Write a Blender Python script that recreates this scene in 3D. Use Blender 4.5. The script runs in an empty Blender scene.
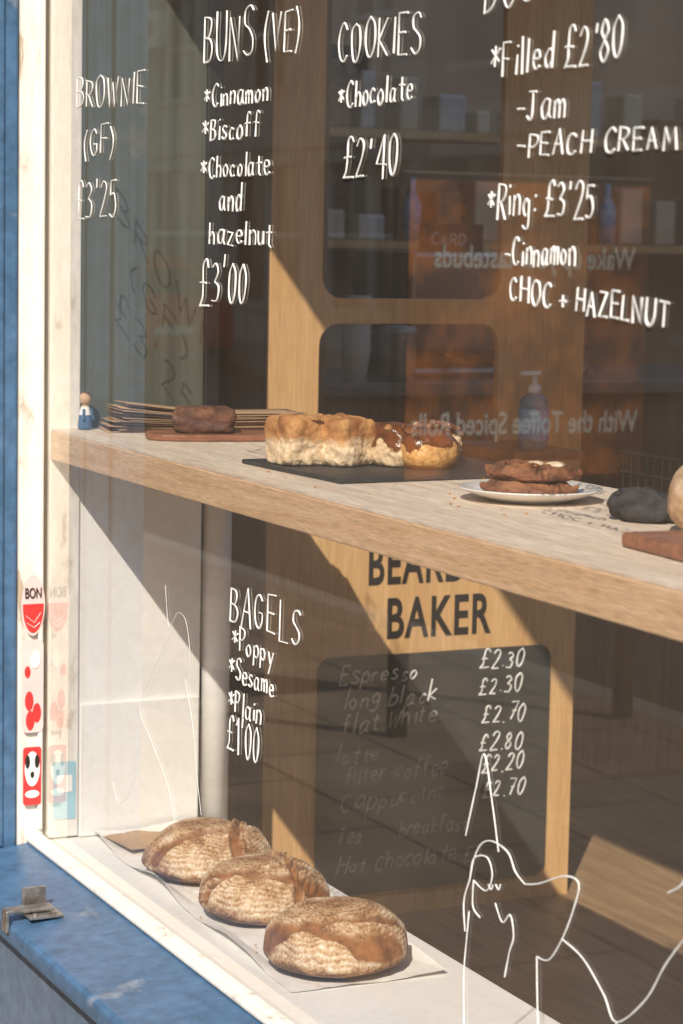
import bpy, math, random
from mathutils import Vector, Matrix, noise
random.seed(7)
S=bpy.context.scene
D=bpy.data
# ---------------------------------------------------------------- materials
def lin(c): return (c[0],c[1],c[2],1)
def M(name,c1,c2=None,scale=8,rough=.6,bump=0,stretch=(1,1,1),metal=0,detail=6,lo=.35,hi=.65,spec=.5,bdist=.004,fine=0,finescale=120,c3=None):
    m=D.materials.new(name); m.use_nodes=True; n=m.node_tree; b=n.nodes['Principled BSDF']; L=n.links
    b.inputs['Roughness'].default_value=rough; b.inputs['Metallic'].default_value=metal
    b.inputs['Specular IOR Level'].default_value=spec
    tc=n.nodes.new('ShaderNodeTexCoord'); mp=n.nodes.new('ShaderNodeMapping'); mp.inputs['Scale'].default_value=stretch
    L.new(tc.outputs['Object'],mp.inputs[0])
    nz=n.nodes.new('ShaderNodeTexNoise'); nz.inputs['Scale'].default_value=scale; nz.inputs['Detail'].default_value=detail; nz.inputs['Roughness'].default_value=.6
    L.new(mp.outputs[0],nz.inputs['Vector'])
    cr=n.nodes.new('ShaderNodeValToRGB'); cr.color_ramp.elements[0].position=lo; cr.color_ramp.elements[1].position=hi
    if c2 is None: c2=tuple(x*.85 for x in c1)
    cr.color_ramp.elements[0].color=lin(c2); cr.color_ramp.elements[1].color=lin(c1)
    if c3:
        e=cr.color_ramp.elements.new(max(0,lo-.06)); e.color=lin(c3)
    L.new(nz.outputs[0],cr.inputs[0]); out=cr.outputs[0]
    if fine:
        n2=n.nodes.new('ShaderNodeTexNoise'); n2.inputs['Scale'].default_value=finescale; n2.inputs['Detail'].default_value=3
        L.new(mp.outputs[0],n2.inputs['Vector'])
        mr=n.nodes.new('ShaderNodeMapRange'); mr.inputs[1].default_value=.3; mr.inputs[2].default_value=.7; mr.inputs[3].default_value=1-fine; mr.inputs[4].default_value=1+fine*.4
        L.new(n2.outputs[0],mr.inputs[0])
        mx=n.nodes.new('ShaderNodeMix'); mx.data_type='RGBA'; mx.blend_type='MULTIPLY'; mx.inputs[0].default_value=1
        L.new(out,mx.inputs[6]); L.new(mr.outputs[0],mx.inputs[7]); out=mx.outputs[2]
    L.new(out,b.inputs['Base Color'])
    if bump:
        bp=n.nodes.new('ShaderNodeBump'); bp.inputs['Strength'].default_value=bump; bp.inputs['Distance'].default_value=bdist
        L.new(nz.outputs[0],bp.inputs['Height']); L.new(bp.outputs[0],b.inputs['Normal'])
    return m
def brickmat(name,c1,c2,mortar,sc,bw,rh,ms=.01,rough=.8,rot=None):
    m=D.materials.new(name); m.use_nodes=True; n=m.node_tree; b=n.nodes['Principled BSDF']; L=n.links
    b.inputs['Roughness'].default_value=rough
    tc=n.nodes.new('ShaderNodeTexCoord'); mp=n.nodes.new('ShaderNodeMapping')
    if rot: mp.inputs['Rotation'].default_value=rot
    L.new(tc.outputs['Object'],mp.inputs[0])
    br=n.nodes.new('ShaderNodeTexBrick'); br.inputs['Scale'].default_value=sc; br.inputs['Brick Width'].default_value=bw; br.inputs['Row Height'].default_value=rh
    br.inputs['Mortar Size'].default_value=ms; br.inputs['Color1'].default_value=lin(c1); br.inputs['Color2'].default_value=lin(c2); br.inputs['Mortar'].default_value=lin(mortar)
    L.new(mp.outputs[0],br.inputs[0])
    nz=n.nodes.new('ShaderNodeTexNoise'); nz.inputs['Scale'].default_value=3; nz.inputs['Detail'].default_value=8
    L.new(tc.outputs['Object'],nz.inputs[0])
    mr=n.nodes.new('ShaderNodeMapRange'); mr.inputs[1].default_value=.3; mr.inputs[2].default_value=.7; mr.inputs[3].default_value=.7; mr.inputs[4].default_value=1.15
    L.new(nz.outputs[0],mr.inputs[0])
    mx=n.nodes.new('ShaderNodeMix'); mx.data_type='RGBA'; mx.blend_type='MULTIPLY'; mx.inputs[0].default_value=1
    L.new(br.outputs[0],mx.inputs[6]); L.new(mr.outputs[0],mx.inputs[7]); L.new(mx.outputs[2],b.inputs['Base Color'])
    return m
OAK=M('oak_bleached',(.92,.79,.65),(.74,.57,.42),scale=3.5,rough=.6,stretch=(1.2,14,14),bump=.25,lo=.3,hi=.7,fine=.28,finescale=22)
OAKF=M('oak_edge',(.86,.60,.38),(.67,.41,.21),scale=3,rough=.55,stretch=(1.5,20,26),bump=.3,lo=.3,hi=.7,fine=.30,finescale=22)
PLY=M('plywood',(.80,.50,.23),(.67,.38,.16),scale=3,rough=.5,stretch=(14,14,1),lo=.3,hi=.7,fine=.14,finescale=14)
DARKWOOD=M('brown_wood',(.38,.21,.10),(.28,.15,.07),scale=3,rough=.5,stretch=(14,14,1),fine=.15,finescale=14)
BOARDWOOD=M('board_wood',(.38,.16,.075),(.24,.09,.045),scale=6,rough=.45,stretch=(12,2,12),fine=.2,finescale=20)
WHITE=M('white_paint',(.92,.90,.86),(.87,.85,.80),scale=5,rough=.45,bump=.1,fine=.05,finescale=60)
OLDWHITE=M('weathered_white_paint',(.88,.83,.75),(.80,.74,.65),scale=9,rough=.55,bump=.35,lo=.38,hi=.5,c3=(.52,.41,.30),stretch=(2,2,.6),fine=.10,finescale=60)
BLUE=M('blue_paint',(.085,.175,.31),(.065,.145,.26),scale=7,rough=.38,bump=.5,stretch=(1,1,1),fine=.3,finescale=35,lo=.38,hi=.6,c3=(.20,.25,.32))
BLUEG=M('blue_paint_faded',(.16,.21,.29),(.12,.17,.25),scale=4,rough=.6,bump=.2,fine=.2,finescale=40)
CHALK=M('blackboard',(.040,.042,.037),(.028,.030,.026),scale=5,rough=.8,fine=.2,finescale=20)
BLACK=M('black_paint',(.012,.011,.01),(.018,.016,.014),rough=.5)
INK=M('black_ink',(.015,.012,.01),(.02,.015,.012),rough=.6)
CHALKW=M('chalk_white',(.94,.94,.90),(.80,.80,.76),scale=90,rough=.9)
CHALKF=M('chalk_faint',(.62,.62,.58),(.35,.35,.33),scale=90,rough=.9)
MARK=M('white_marker',(.95,.94,.91),(.86,.85,.82),scale=70,rough=.6)
SLATE=M('slate',(.035,.037,.04),(.02,.021,.023),scale=30,rough=.55,bump=.5,fine=.2)
CERAM=M('white_ceramic',(.88,.86,.82),(.85,.82,.78),rough=.12)
KRAFT=M('kraft_paper',(.54,.35,.20),(.45,.28,.15),scale=12,rough=.8,bump=.25,fine=.12,finescale=90)
PAPER=M('greaseproof_paper',(.92,.88,.82),(.86,.81,.74),scale=9,rough=.7,bump=.3,fine=.05)
GREYG=M('grey_green_reflection',(.125,.13,.10),(.075,.078,.06),scale=2,rough=.35,stretch=(7,22,.2))  # vertical streaks paint street reflections into the panel colour
STEEL=M('worn_steel',(.55,.54,.52),(.30,.26,.22),scale=40,rough=.38,metal=.9,bump=.3)
TIN=M('grey_tin',(.60,.57,.52),(.50,.46,.42),scale=20,rough=.35,metal=.2)
FLOORW=M('floor_planks',(.42,.27,.15),(.29,.18,.095),scale=2.5,rough=.5,stretch=(1,12,1),fine=.2,finescale=9)
WALLB=M('brown_wall',(.54,.38,.25),(.44,.30,.19),scale=2,rough=.8)
CEIL=M('ceiling_paint',(.70,.60,.50),rough=.9)
ORANGE=M('poster_print',(.80,.26,.05),(.14,.05,.022),scale=4.5,rough=.4,lo=.44,hi=.60)
ORBOX=M('orange_card',(.60,.20,.05),(.48,.15,.04),rough=.6)
CREAMBOX=M('cream_card',(.70,.58,.42),(.58,.46,.32),rough=.6)
RED=M('red_print',(.70,.05,.045),(.6,.04,.04),rough=.4)
PINK=M('pink_print',(.88,.66,.62),rough=.4)
LBLUE=M('pale_blue_print',(.40,.66,.76),rough=.3)
LABEL=M('blue_label',(.05,.30,.58),(.30,.52,.72),scale=25,rough=.4,lo=.45,hi=.6)
CLOTH=M('dark_cloth',(.055,.052,.055),(.028,.026,.028),scale=60,rough=.95,bump=.8)
def glassmat():
    m=D.materials.new('window_glass'); m.use_nodes=True; n=m.node_tree; L=n.links; n.nodes.clear()
    o=n.nodes.new('ShaderNodeOutputMaterial'); t=n.nodes.new('ShaderNodeBsdfTransparent'); g=n.nodes.new('ShaderNodeBsdfGlossy')
    t.inputs[0].default_value=(.995,.99,.98,1); g.inputs['Roughness'].default_value=.0; g.inputs[0].default_value=(1,.96,.9,1)
    df=n.nodes.new('ShaderNodeBsdfDiffuse'); df.inputs[0].default_value=(.88,.76,.62,1)  # dust film; warm haze put into its colour to lift the blacks
    tc=n.nodes.new('ShaderNodeTexCoord'); nz=n.nodes.new('ShaderNodeTexNoise'); nz.inputs['Scale'].default_value=2.2; nz.inputs['Detail'].default_value=7; L.new(tc.outputs['Object'],nz.inputs[0])
    dm=n.nodes.new('ShaderNodeMapRange'); dm.inputs[1].default_value=.3; dm.inputs[2].default_value=.75; dm.inputs[3].default_value=.022; dm.inputs[4].default_value=.058; L.new(nz.outputs[0],dm.inputs[0])
    m2=n.nodes.new('ShaderNodeMixShader'); L.new(dm.outputs[0],m2.inputs[0]); L.new(t.outputs[0],m2.inputs[1]); L.new(df.outputs[0],m2.inputs[2])
    lw=n.nodes.new('ShaderNodeLayerWeight'); lw.inputs[0].default_value=.5
    p=n.nodes.new('ShaderNodeMath'); p.operation='POWER'; p.inputs[1].default_value=4.0
    L.new(lw.outputs['Facing'],p.inputs[0])
    q=n.nodes.new('ShaderNodeMath'); q.operation='MULTIPLY_ADD'; q.inputs[1].default_value=1.0; q.inputs[2].default_value=.035
    L.new(p.outputs[0],q.inputs[0])
    mx=n.nodes.new('ShaderNodeMixShader'); L.new(q.outputs[0],mx.inputs[0]); L.new(m2.outputs[0],mx.inputs[1]); L.new(g.outputs[0],mx.inputs[2]); L.new(mx.outputs[0],o.inputs[0])
    return m
GLASS=glassmat()
DGLASS=M('dark_window_glass',(.03,.035,.04),rough=.08)
def clear(name,col,rough=.05):
    m=D.materials.new(name); m.use_nodes=True; b=m.node_tree.nodes['Principled BSDF']
    b.inputs['Base Color'].default_value=lin(col); b.inputs['Roughness'].default_value=rough; b.inputs['Transmission Weight'].default_value=.7; b.inputs['IOR'].default_value=1.35
    return m
# ---------------------------------------------------------------- mesh helpers
def link(o,parent=None):
    S.collection.objects.link(o)
    if parent: o.parent=parent
    return o
def empty(name,loc=(0,0,0)):
    e=D.objects.new(name,None); e.location=loc; e.empty_display_size=.1; S.collection.objects.link(e); return e
def mesh(name,v,f,mat,parent=None,smooth=False,mats=None,fm=None):
    me=D.meshes.new(name); me.from_pydata(v,[],f)
    for mm in (mats or [mat]): me.materials.append(mm)
    if fm: me.polygons.foreach_set('material_index',fm)
    if smooth: me.polygons.foreach_set('use_smooth',[True]*len(f))
    me.update(); o=D.objects.new(name,me); return link(o,parent)
def boxes(name,bl,mat,parent=None,bevel=0,seg=2,rot=0,pivot=None):
    v=[];f=[]
    for (x0,x1,y0,y1,z0,z1) in bl:
        i=len(v)
        v+=[(x0,y0,z0),(x1,y0,z0),(x1,y1,z0),(x0,y1,z0),(x0,y0,z1),(x1,y0,z1),(x1,y1,z1),(x0,y1,z1)]
        f+=[(i,i+3,i+2,i+1),(i+4,i+5,i+6,i+7),(i,i+1,i+5,i+4),(i+1,i+2,i+6,i+5),(i+2,i+3,i+7,i+6),(i+3,i,i+4,i+7)]
    if rot:
        c,s=math.cos(rot),math.sin(rot); px,py=pivot
        v=[(px+(a-px)*c-(b-py)*s,py+(a-px)*s+(b-py)*c,z) for a,b,z in v]
    o=mesh(name,v,f,mat,parent)
    if bevel:
        m=o.modifiers.new('bev','BEVEL'); m.width=bevel; m.segments=seg; m.limit_method='ANGLE'
    return o
def prism(name,poly,z0,z1,mat,parent=None,bevel=0):
    n=len(poly); v=[(a,b,z0) for a,b in poly]+[(a,b,z1) for a,b in poly]
    f=[tuple(range(n))[::-1],tuple(range(n,2*n))]+[(i,(i+1)%n,(i+1)%n+n,i+n) for i in range(n)]
    o=mesh(name,v,f,mat,parent)
    if bevel:
        m=o.modifiers.new('bev','BEVEL'); m.width=bevel; m.segments=3; m.limit_method='ANGLE'
    return o
def lathe(name,prof,loc,mat,parent=None,seg=48,mats=None,mi=None,sx=1,sy=1):
    v=[];f=[];fm=[]
    for r,z in prof:
        for k in range(seg):
            a=2*math.pi*k/seg; v.append((loc[0]+r*math.cos(a)*sx,loc[1]+r*math.sin(a)*sy,loc[2]+z))
    for i in range(len(prof)-1):
        for k in range(seg):
            f.append((i*seg+k,i*seg+(k+1)%seg,(i+1)*seg+(k+1)%seg,(i+1)*seg+k)); fm.append(mi[i] if mi else 0)
    return mesh(name,v,f,mat,parent,True,mats,fm)
def cyl(name,p0,p1,r,mat,parent=None,seg=16):
    p0=Vector(p0);p1=Vector(p1);d=(p1-p0).normalized(); q=d.to_track_quat('Z','Y'); v=[]
    for p in (p0,p1):
        for k in range(seg):
            a=2*math.pi*k/seg; v.append(tuple(p+q@Vector((r*math.cos(a),r*math.sin(a),0))))
    f=[(k,(k+1)%seg,(k+1)%seg+seg,k+seg) for k in range(seg)]+[tuple(range(seg))[::-1],tuple(range(seg,2*seg))]
    return mesh(name,v,f,mat,parent)
def setattr_f(o,name,vals):
    a=o.data.attributes.new(name,'FLOAT','POINT'); a.data.foreach_set('value',vals)
def fbm(p,f,oct=4):
    s=0;a=1
    for i in range(oct):
        s+=a*noise.noise(Vector(p)*f); f*=2.1; a*=.5
    return s
def blob(name,c,r,mat,parent=None,e=2.0,amp=.1,freq=20,rot=0,n=56,seed=0,flat=None,post=None):
    v=[];f=[];top=[]; cr,sr=math.cos(rot),math.sin(rot)
    m=n//2
    for j in range(m+1):
        th=math.pi*j/m
        for k in range(n):
            ph=2*math.pi*k/n
            d=Vector((math.sin(th)*math.cos(ph),math.sin(th)*math.sin(ph),math.cos(th)))
            g=(abs(d.x)**e+abs(d.y)**e+abs(d.z)**e)**(-1/e)
            p=Vector((d.x*g*r[0],d.y*g*r[1],d.z*g*r[2]))
            q=(p.x+seed*3.1,p.y+seed*1.7,p.z)
            p*=1+amp*fbm(q,freq)
            if post: p=post(p,d)
            if flat is not None and p.z<-r[2]*flat: p.z=-r[2]*flat
            top.append(p.z/r[2])
            v.append((c[0]+p.x*cr-p.y*sr,c[1]+p.x*sr+p.y*cr,c[2]+p.z))
    for j in range(m):
        for k in range(n):
            f.append((j*n+k,(j+1)*n+k,(j+1)*n+(k+1)%n,j*n+(k+1)%n))
    o=mesh(name,v,f,mat,parent,True); setattr_f(o,'top',top); return o
# ---------------------------------------------------------------- stroke lettering
P_="l0,0 0,10|s0,10 4.5,9.3 5,7 3,5 0,4.7"
G={'A':"l0,0 3,10 6,0|l1,4 5,4",'B':"l0,0 0,10|s0,10 4,9.5 4.5,7.5 3,5.6 0,5.3|s0,5.3 4,5 5.5,2.8 4,.5 0,0",
'C':"s6,8.5 4,10 1.5,8.5 .3,5 1.5,1.2 4,0 6,1.5",'D':"l0,0 0,10|s0,10 4,8.8 5.8,5 4,1.2 0,0",'E':"l5,10 0,10 0,0 5,0|l0,5.2 4,5.2",
'F':"l5,10 0,10 0,0|l0,5.2 4,5.2",'G':"s6,8.5 4,10 1.5,8.5 .3,5 1.5,1.2 4,0 6,2 6,4.5|l6,4.5 3.5,4.5",'H':"l0,0 0,10|l6,0 6,10|l0,5 6,5",
'I':"l1,0 1,10",'J':"l1,10 6,10|s3.8,10 3.8,2 2,0 0,1.5",'K':"l0,0 0,10|l5.5,10 0,4.5 6,0",'L':"l0,10 0,0 5,0",'M':"l0,0 1,10 4,3 7,10 8,0",
'N':"l0,0 0,10 6,0 6,10",'O':"s3,10 .5,8 .2,4 2,.2 4.5,.3 6.4,4 5.6,8.5 3,10",'P':P_,'R':P_+"|l2,4.8 5.5,0",
'S':"s5.5,8.8 3.5,10 .8,9 .8,6.6 3,5.2 5.3,3.6 5,.9 2.5,0 0,1.2",'T':"l0,10 6.5,10|l3.2,10 3.2,0",'U':"s0,10 .2,3 1.5,.3 4,.2 5.6,3 5.8,10",
'V':"l0,10 3,0 6,10",'W':"l0,10 2,0 4,8 6,0 8,10",'Z':"l0,10 5.5,10 0,0 6,0",
'a':"s5,5 2.5,5.6 .3,3.5 .8,.5 3,.2 4.8,2.5|s5,5.6 4.8,1.5 6,0",'b':"l0,10 0,0|s0,3.5 2.5,5.7 4.8,3.5 3.5,.2 0,.5",'c':"s4.5,4.8 2.5,5.6 .3,3 1.5,.2 4.5,.8",
'd':"s4.6,4 2.5,5.5 .3,3 1.5,.1 4.6,1.5|l4.8,10 4.8,0",'e':"s.4,3 4.6,3.3 3.6,5.5 1,5 .2,2.2 2,0 4.8,.9",'f':"s5,9.3 3.3,10 2.2,8 2.2,0|l.5,5.5 4.5,5.5",
'g':"s4.8,4.6 2.5,5.6 .3,3.2 2,.3 4.8,2|s4.8,5.5 4.8,-2 2.5,-3.6 .3,-2.5",'h':"l0,10 0,0|s0,3 2.4,5.6 4.4,4 4.5,0",'i':"l1,5.5 1,0|l1,7.8 1,8.5",
'k':"l0,10 0,0|l4,5.5 .2,2.4 4.4,0",'l':"l1,10 1,0",'m':"l0,5.5 0,0|s0,3.5 1.8,5.6 3,4 3,0|s3,3.5 4.8,5.6 6.2,4 6.2,0",'n':"l0,5.5 0,0|s0,3.4 2.4,5.6 4.3,4 4.4,0",
'o':"s2.5,5.6 .4,4 .4,1.5 2.3,0 4.4,1.5 4.6,4 2.5,5.6",'p':"l0,5.5 0,-4|s0,4 2.5,5.7 4.8,3.5 3.5,.3 0,.8",'r':"l0,5.5 0,0|s0,3 1.6,5.3 3.6,5.2",
's':"s4,5 2,5.7 .5,4.4 2.2,3 4.2,1.5 2.5,0 0,.7",'t':"l2,9 2,1 3.8,0|l0,6 4.2,6",'u':"s0,5.5 .3,1 2,0 4.2,1.5|l4.4,5.5 4.4,0",
'w':"l0,5.5 1.6,0 3,4.5 4.6,0 6,5.5",'y':"l0,5.5 2.4,.5|l4.8,5.5 1,-4",'z':"l0,5.5 4.5,5.5 0,0 4.8,0",
'0':"s2.5,10 .3,7.5 .3,2.5 2.3,0 4.3,2.5 4.5,7.5 2.5,10",'1':"l0,8 2,10 2,0",'2':"s0,8 2,10 4.5,8.5 3.5,5 0,0|l0,0 5,0",'3':"s0,9 2.5,10 4.5,8 2,5.5|s2,5.5 5,4 4,.5 0,.5",
'4':"l4,0 4,10 0,3.5 5.5,3.5",'5':"l4.8,10 .8,10 .5,6|s.5,6 3.5,6.3 5,3 3.2,.2 0,.8",'6':"s4.5,9.5 1.5,7 .3,3 2.5,0 4.8,2.5 2.6,5 .4,3",'7':"l0,10 5,10 1.8,0|l1.5,5 4.5,5",
'8':"s2.5,5.4 .6,7.6 2.4,10 4.4,7.8 2.5,5.4 .3,2.6 2.4,0 4.8,2.6 2.5,5.4",
'£':"s5.5,8.5 4,10 2,9 1.8,5 1.6,2 0,0|l0,0 6,0|l0,5 4.2,5",'*':"l2.5,2.5 2.5,8|l0,3.5 5,7|l0,7 5,3.5",'-':"l0,4.2 4.5,4",'\'':"l1,10.5 .6,8",
'(':"s2.5,11 .5,7 .5,3 2.5,-1.5",')':"s0,11 2,7 2,3 0,-1.5",'+':"l0,4 5,4|l2.5,1.5 2.5,6.5",':':"l1,1 1,1.8|l1,5 1,5.8",'.':"l1,0 1,.7"}
def catmull(p,k=5):
    if len(p)<3: return p
    q=[p[0]]+p+[p[-1]]; o=[]
    for i in range(1,len(q)-2):
        for s in range(k):
            t=s/k
            o.append(tuple(.5*((2*q[i][d])+(-q[i-1][d]+q[i+1][d])*t+(2*q[i-1][d]-5*q[i][d]+4*q[i+1][d]-q[i+2][d])*t*t+(-q[i-1][d]+3*q[i][d]-3*q[i+1][d]+q[i+2][d])*t**3) for d in (0,1)))
    o.append(p[-1]); return o
def strokes_for(s,u0,v0,cap,width,slope=0,jit=1.0,slant=.06):
    raw=[];x=0
    for ch in s:
        if ch==' ': x+=5; continue
        g=G.get(ch)
        if not g: continue
        mx=0; dx=random.uniform(-.4,.4)*jit; dy=random.uniform(-.7,.7)*jit; sc=1+random.uniform(-.1,.1)*jit; rr=random.uniform(-.05,.05)*jit+slant
        for st in g.split('|'):
            pts=[tuple(float(a) for a in q.split(',')) for q in st[1:].split(' ')]
            mx=max(mx,max(a for a,b in pts))
            pts=[(a+random.uniform(-.22,.22)*jit,b+random.uniform(-.22,.22)*jit) for a,b in pts]
            if st[0]=='s': pts=catmull(pts)
            raw.append([(x+dx+(a+b*rr)*sc,dy+b*sc) for a,b in pts])
        x+=mx+2.9
    x-=2.9; k=width/x; kv=cap/10
    return [[(u0+a*k,v0+b*kv+slope*a*k) for a,b in st] for st in raw]
def tubes(name,strokes,mapf,r,mat,parent=None):
    cu=D.curves.new(name,'CURVE'); cu.dimensions='3D'; cu.bevel_depth=r; cu.bevel_resolution=1; cu.use_fill_caps=True
    for st in strokes:
        sp=cu.splines.new('POLY'); sp.points.add(len(st)-1)
        for i,p in enumerate(st):
            w=mapf(*p); sp.points[i].co=(w[0],w[1],w[2],1); sp.points[i].radius=1+.45*noise.noise(Vector((p[0]*40,p[1]*40,0)))
    t=D.objects.new(name,cu); S.collection.objects.link(t)
    dg=bpy.context.evaluated_depsgraph_get(); me=D.meshes.new_from_object(t.evaluated_get(dg)); D.objects.remove(t)
    me.materials.clear(); me.materials.append(mat); me.name=name
    return link(D.objects.new(name,me),parent)
def btext(name,s,mat,loc,size,wid=None,rot=(math.pi/2,0,math.pi/2),ext=.0006,bold=0,parent=None,align='LEFT',sp=1):
    cu=D.curves.new(name,'FONT'); cu.body=s; cu.size=1; cu.extrude=ext; cu.offset=bold; cu.align_x=align; cu.space_character=sp
    t=D.objects.new(name,cu); S.collection.objects.link(t)
    dg=bpy.context.evaluated_depsgraph_get(); me=D.meshes.new_from_object(t.evaluated_get(dg)); D.objects.remove(t)
    xs=[v.co.x for v in me.vertices]; w0=max(xs)-min(xs); kx=(wid/w0) if wid else size
    x0=min(xs) if align=='LEFT' else 0
    for v in me.vertices: v.co=Vector(((v.co.x-x0)*kx,v.co.y*size,v.co.z))
    me.materials.clear(); me.materials.append(mat)
    o=D.objects.new(name,me); o.location=loc; o.rotation_euler=rot; return link(o,parent)
def rrect(x0,x1,y0,y1,r,n=6):
    p=[]
    for cx,cy,a0 in ((x1-r,y1-r,0),(x0+r,y1-r,90),(x0+r,y0+r,180),(x1-r,y0+r,270)):
        for i in range(n+1):
            a=math.radians(a0+90*i/n); p.append((cx+r*math.cos(a),cy+r*math.sin(a)))
    return p
def plate2d(name,outer,holes,thick,x,mat,parent=None):
    cu=D.curves.new(name,'CURVE'); cu.dimensions='2D'; cu.fill_mode='BOTH'; cu.extrude=thick/2; cu.bevel_depth=.0012 if thick>.004 else 0
    for poly in [outer]+holes:
        sp=cu.splines.new('POLY'); sp.points.add(len(poly)-1); sp.use_cyclic_u=True
        for i,p in enumerate(poly): sp.points[i].co=(p[0],p[1],0,1)
    t=D.objects.new(name,cu); S.collection.objects.link(t)
    dg=bpy.context.evaluated_depsgraph_get(); me=D.meshes.new_from_object(t.evaluated_get(dg)); D.objects.remove(t)
    for v in me.vertices: v.co=Vector((x+v.co.z,v.co.x,v.co.y))
    me.materials.clear(); me.materials.append(mat)
    return link(D.objects.new(name,me),parent)
# ================================================================= SHOP
shop=empty('bakery_shop')
XR=3.2
boxes('pilaster',[(-.62,-.125,-.24,-.079,0,2.6)],BLUE,shop,.006)
boxes('pilaster_moulding',[(-.60,-.119,-.135,-.108,.34,2.5),(-.60,-.116,-.20,-.165,.34,2.5)],BLUE,shop,.005)
boxes('window_frame',[(-.3,-.122,-.077,-.0235,.33,2.46),(-.121,XR,-.08,.0,2.452,2.52),(XR+.002,XR+.1,-.077,.03,.33,2.46)],OLDWHITE,shop,.003)
boxes('glazing_bead',[(-.1205,-.112,-.038,-.028,.372,2.45),(-.110,XR,-.044,-.0265,.352,.362)],OLDWHITE,shop,.003)
boxes('inner_post',[(-.19,-.118,-.014,.05,.35,2.46)],OLDWHITE,shop,.003)
boxes('fascia',[(-7,9,-.10,-.02,2.525,3.25)],BLUE,shop,.01)
boxes('front_wall',[(-7,-.63,-.2,.0,0,2.52),(XR+.102,9,-.2,0,0,2.52)],BLUE,shop)
boxes('upper_wall',[(-7,9,-.09,.3,3.255,11)],brickmat('shop_brick',(.30,.16,.10),(.22,.12,.08),(.35,.32,.28),1,.22,.075,rot=(math.pi/2,0,0)),shop)
boxes('stall_riser',[(-.12,XR+.1,-.205,-.03,0,.30)],BLUEG,shop,.004)
sv=[(-.124,-.030,.350),(XR+.1,-.030,.350),(XR+.1,-.245,.325),(-.124,-.245,.325),(-.124,-.030,.302),(XR+.1,-.030,.302),(XR+.1,-.245,.285),(-.124,-.245,.285)]
o=mesh('outer_sill',sv,[(0,3,2,1),(4,5,6,7),(0,1,5,4),(1,2,6,5),(2,3,7,6),(3,0,4,7)],BLUE,shop); bm=o.modifiers.new('b','BEVEL'); bm.width=.01; bm.segments=3
boxes('sill_bead',[(-.12,XR,-.062,-.0275,.349,.358)],OLDWHITE,shop,.003)
boxes('display_sill',[(-.43,XR,-.029,.385,.306,.346)],WHITE,shop,.004)
boxes('sill_front',[(-.42,XR,.35,.38,0,.305)],DARKWOOD,shop)
boxes('side_partition',[(-.17,-.124,.051,.318,.3465,1.127)],WHITE,shop,.002)
boxes('partition_ledge',[(-.1235,-.114,.052,.314,.3475,.625)],WHITE,shop,.003)
boxes('upper_side_panel',[(-.17,-.124,.051,.318,1.1915,2.46)],GREYG,shop,.002)
boxes('upper_side_frame',[(-.18,-.118,.3185,.352,1.1925,2.46)],BLACK,shop,.003)
boxes('ceiling',[(-3.7,5.3,.0,1.7,2.7,2.8),(-3.7,5.3,4.5,5.0,2.7,2.8)],CEIL,shop)
boxes('added_skylight_bars',[(-3.7+i*1.5,-3.62+i*1.5,1.7,4.5,2.7,2.8) for i in range(7)],CEIL,shop)  # unseen skylight, added in the open ceiling to brighten the interior
boxes('interior_walls',[(-3.8,-3.7,.0,5,0,2.8),(5.3,5.4,0,5,0,2.8),(-3.8,5.4,5,5.1,0,2.8)],WALLB,shop)
boxes('shop_floor',[(-3.7,5.3,-.02,5.0,-.05,0)],FLOORW,shop)
gl=mesh('window_glass_pane',[(-.121,-.024,.35),(XR,-.024,.35),(XR,-.024,2.455),(-.121,-.024,2.455)],[(0,1,2,3)],GLASS)
# ---- shelf
sh=empty('window_shelf')
poly=[(-.116,-.012),(3.15,-.012),(3.15,.50),(-.428,.50),(-.428,.07),(-.116,.07)]
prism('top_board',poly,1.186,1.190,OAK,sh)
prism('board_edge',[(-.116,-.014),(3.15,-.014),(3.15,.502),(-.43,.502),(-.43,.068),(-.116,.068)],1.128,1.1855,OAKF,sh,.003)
# ---- plywood menu stand
st=empty('plywood_menu_stand')
plate2d('panel',[(.605,0),(1.42,0),(1.42,2.42),(.605,2.42)],[rrect(.73,1.19,1.445,2.25,.05),rrect(.725,1.19,1.02,1.39,.05)],.018,-.45,PLY,st)
boxes('feet',[(-.75,-.462,.62,.65,0,.05),(-.75,-.462,1.37,1.40,0,.05)],PLY,st)
plate2d('blackboard_panel',rrect(.737,1.347,.06,.622,.03),[],.008,-.434,CHALK,st)
btext('title_word',"BEARDED",INK,(-.4388,.862,.79),.132,.36,bold=.022,parent=st,sp=1.12)
btext('title_word_b',"BAKER",INK,(-.4388,.912,.662),.132,.275,bold=.022,parent=st,sp=1.12)
def onboard(u,v): return (-.4285,u,v)
w=[];wf=[]
menu=[("Espresso",.79,.565,.20,"£2.30"),("long black",.79,.505,.24,"£2.30"),("flat White",.79,.445,.24,"£2.70"),("latte",.79,.375,.11,"£2.80"),("filter coffee",.79,.325,.27,"£2.20"),("Cappuccino",.79,.262,.27,"£2.70")]
for i,(s,u,v,wd,p) in enumerate(menu):
    (w if i<3 else wf).extend(strokes_for(s,u+random.uniform(-.01,.015),v,.044,wd,jit=1.7,slant=.3,slope=random.uniform(-.03,.06)))
    w+=strokes_for(p,1.16+random.uniform(-.015,.015),v+(.01 if i in (0,1) else 0),.040,.11,jit=1.3,slant=.25)
wf+=strokes_for("Tea",.79,.185,.04,.06,jit=1.6,slant=.3)+strokes_for("breakfast",.95,.19,.038,.18,jit=1.6,slant=.3)+strokes_for("Hot Chocolate £3",.79,.115,.040,.38,jit=1.6,slant=.3)
tubes('chalk_lines',w,onboard,.0021,CHALKW,st); tubes('chalk_lines_faint',wf,onboard,.0017,CHALKF,st)
boxes('bracket_ledge',[(-.43,-.12,1.06,1.24,1.10,1.118)],DARKWOOD,st,.002)
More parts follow.
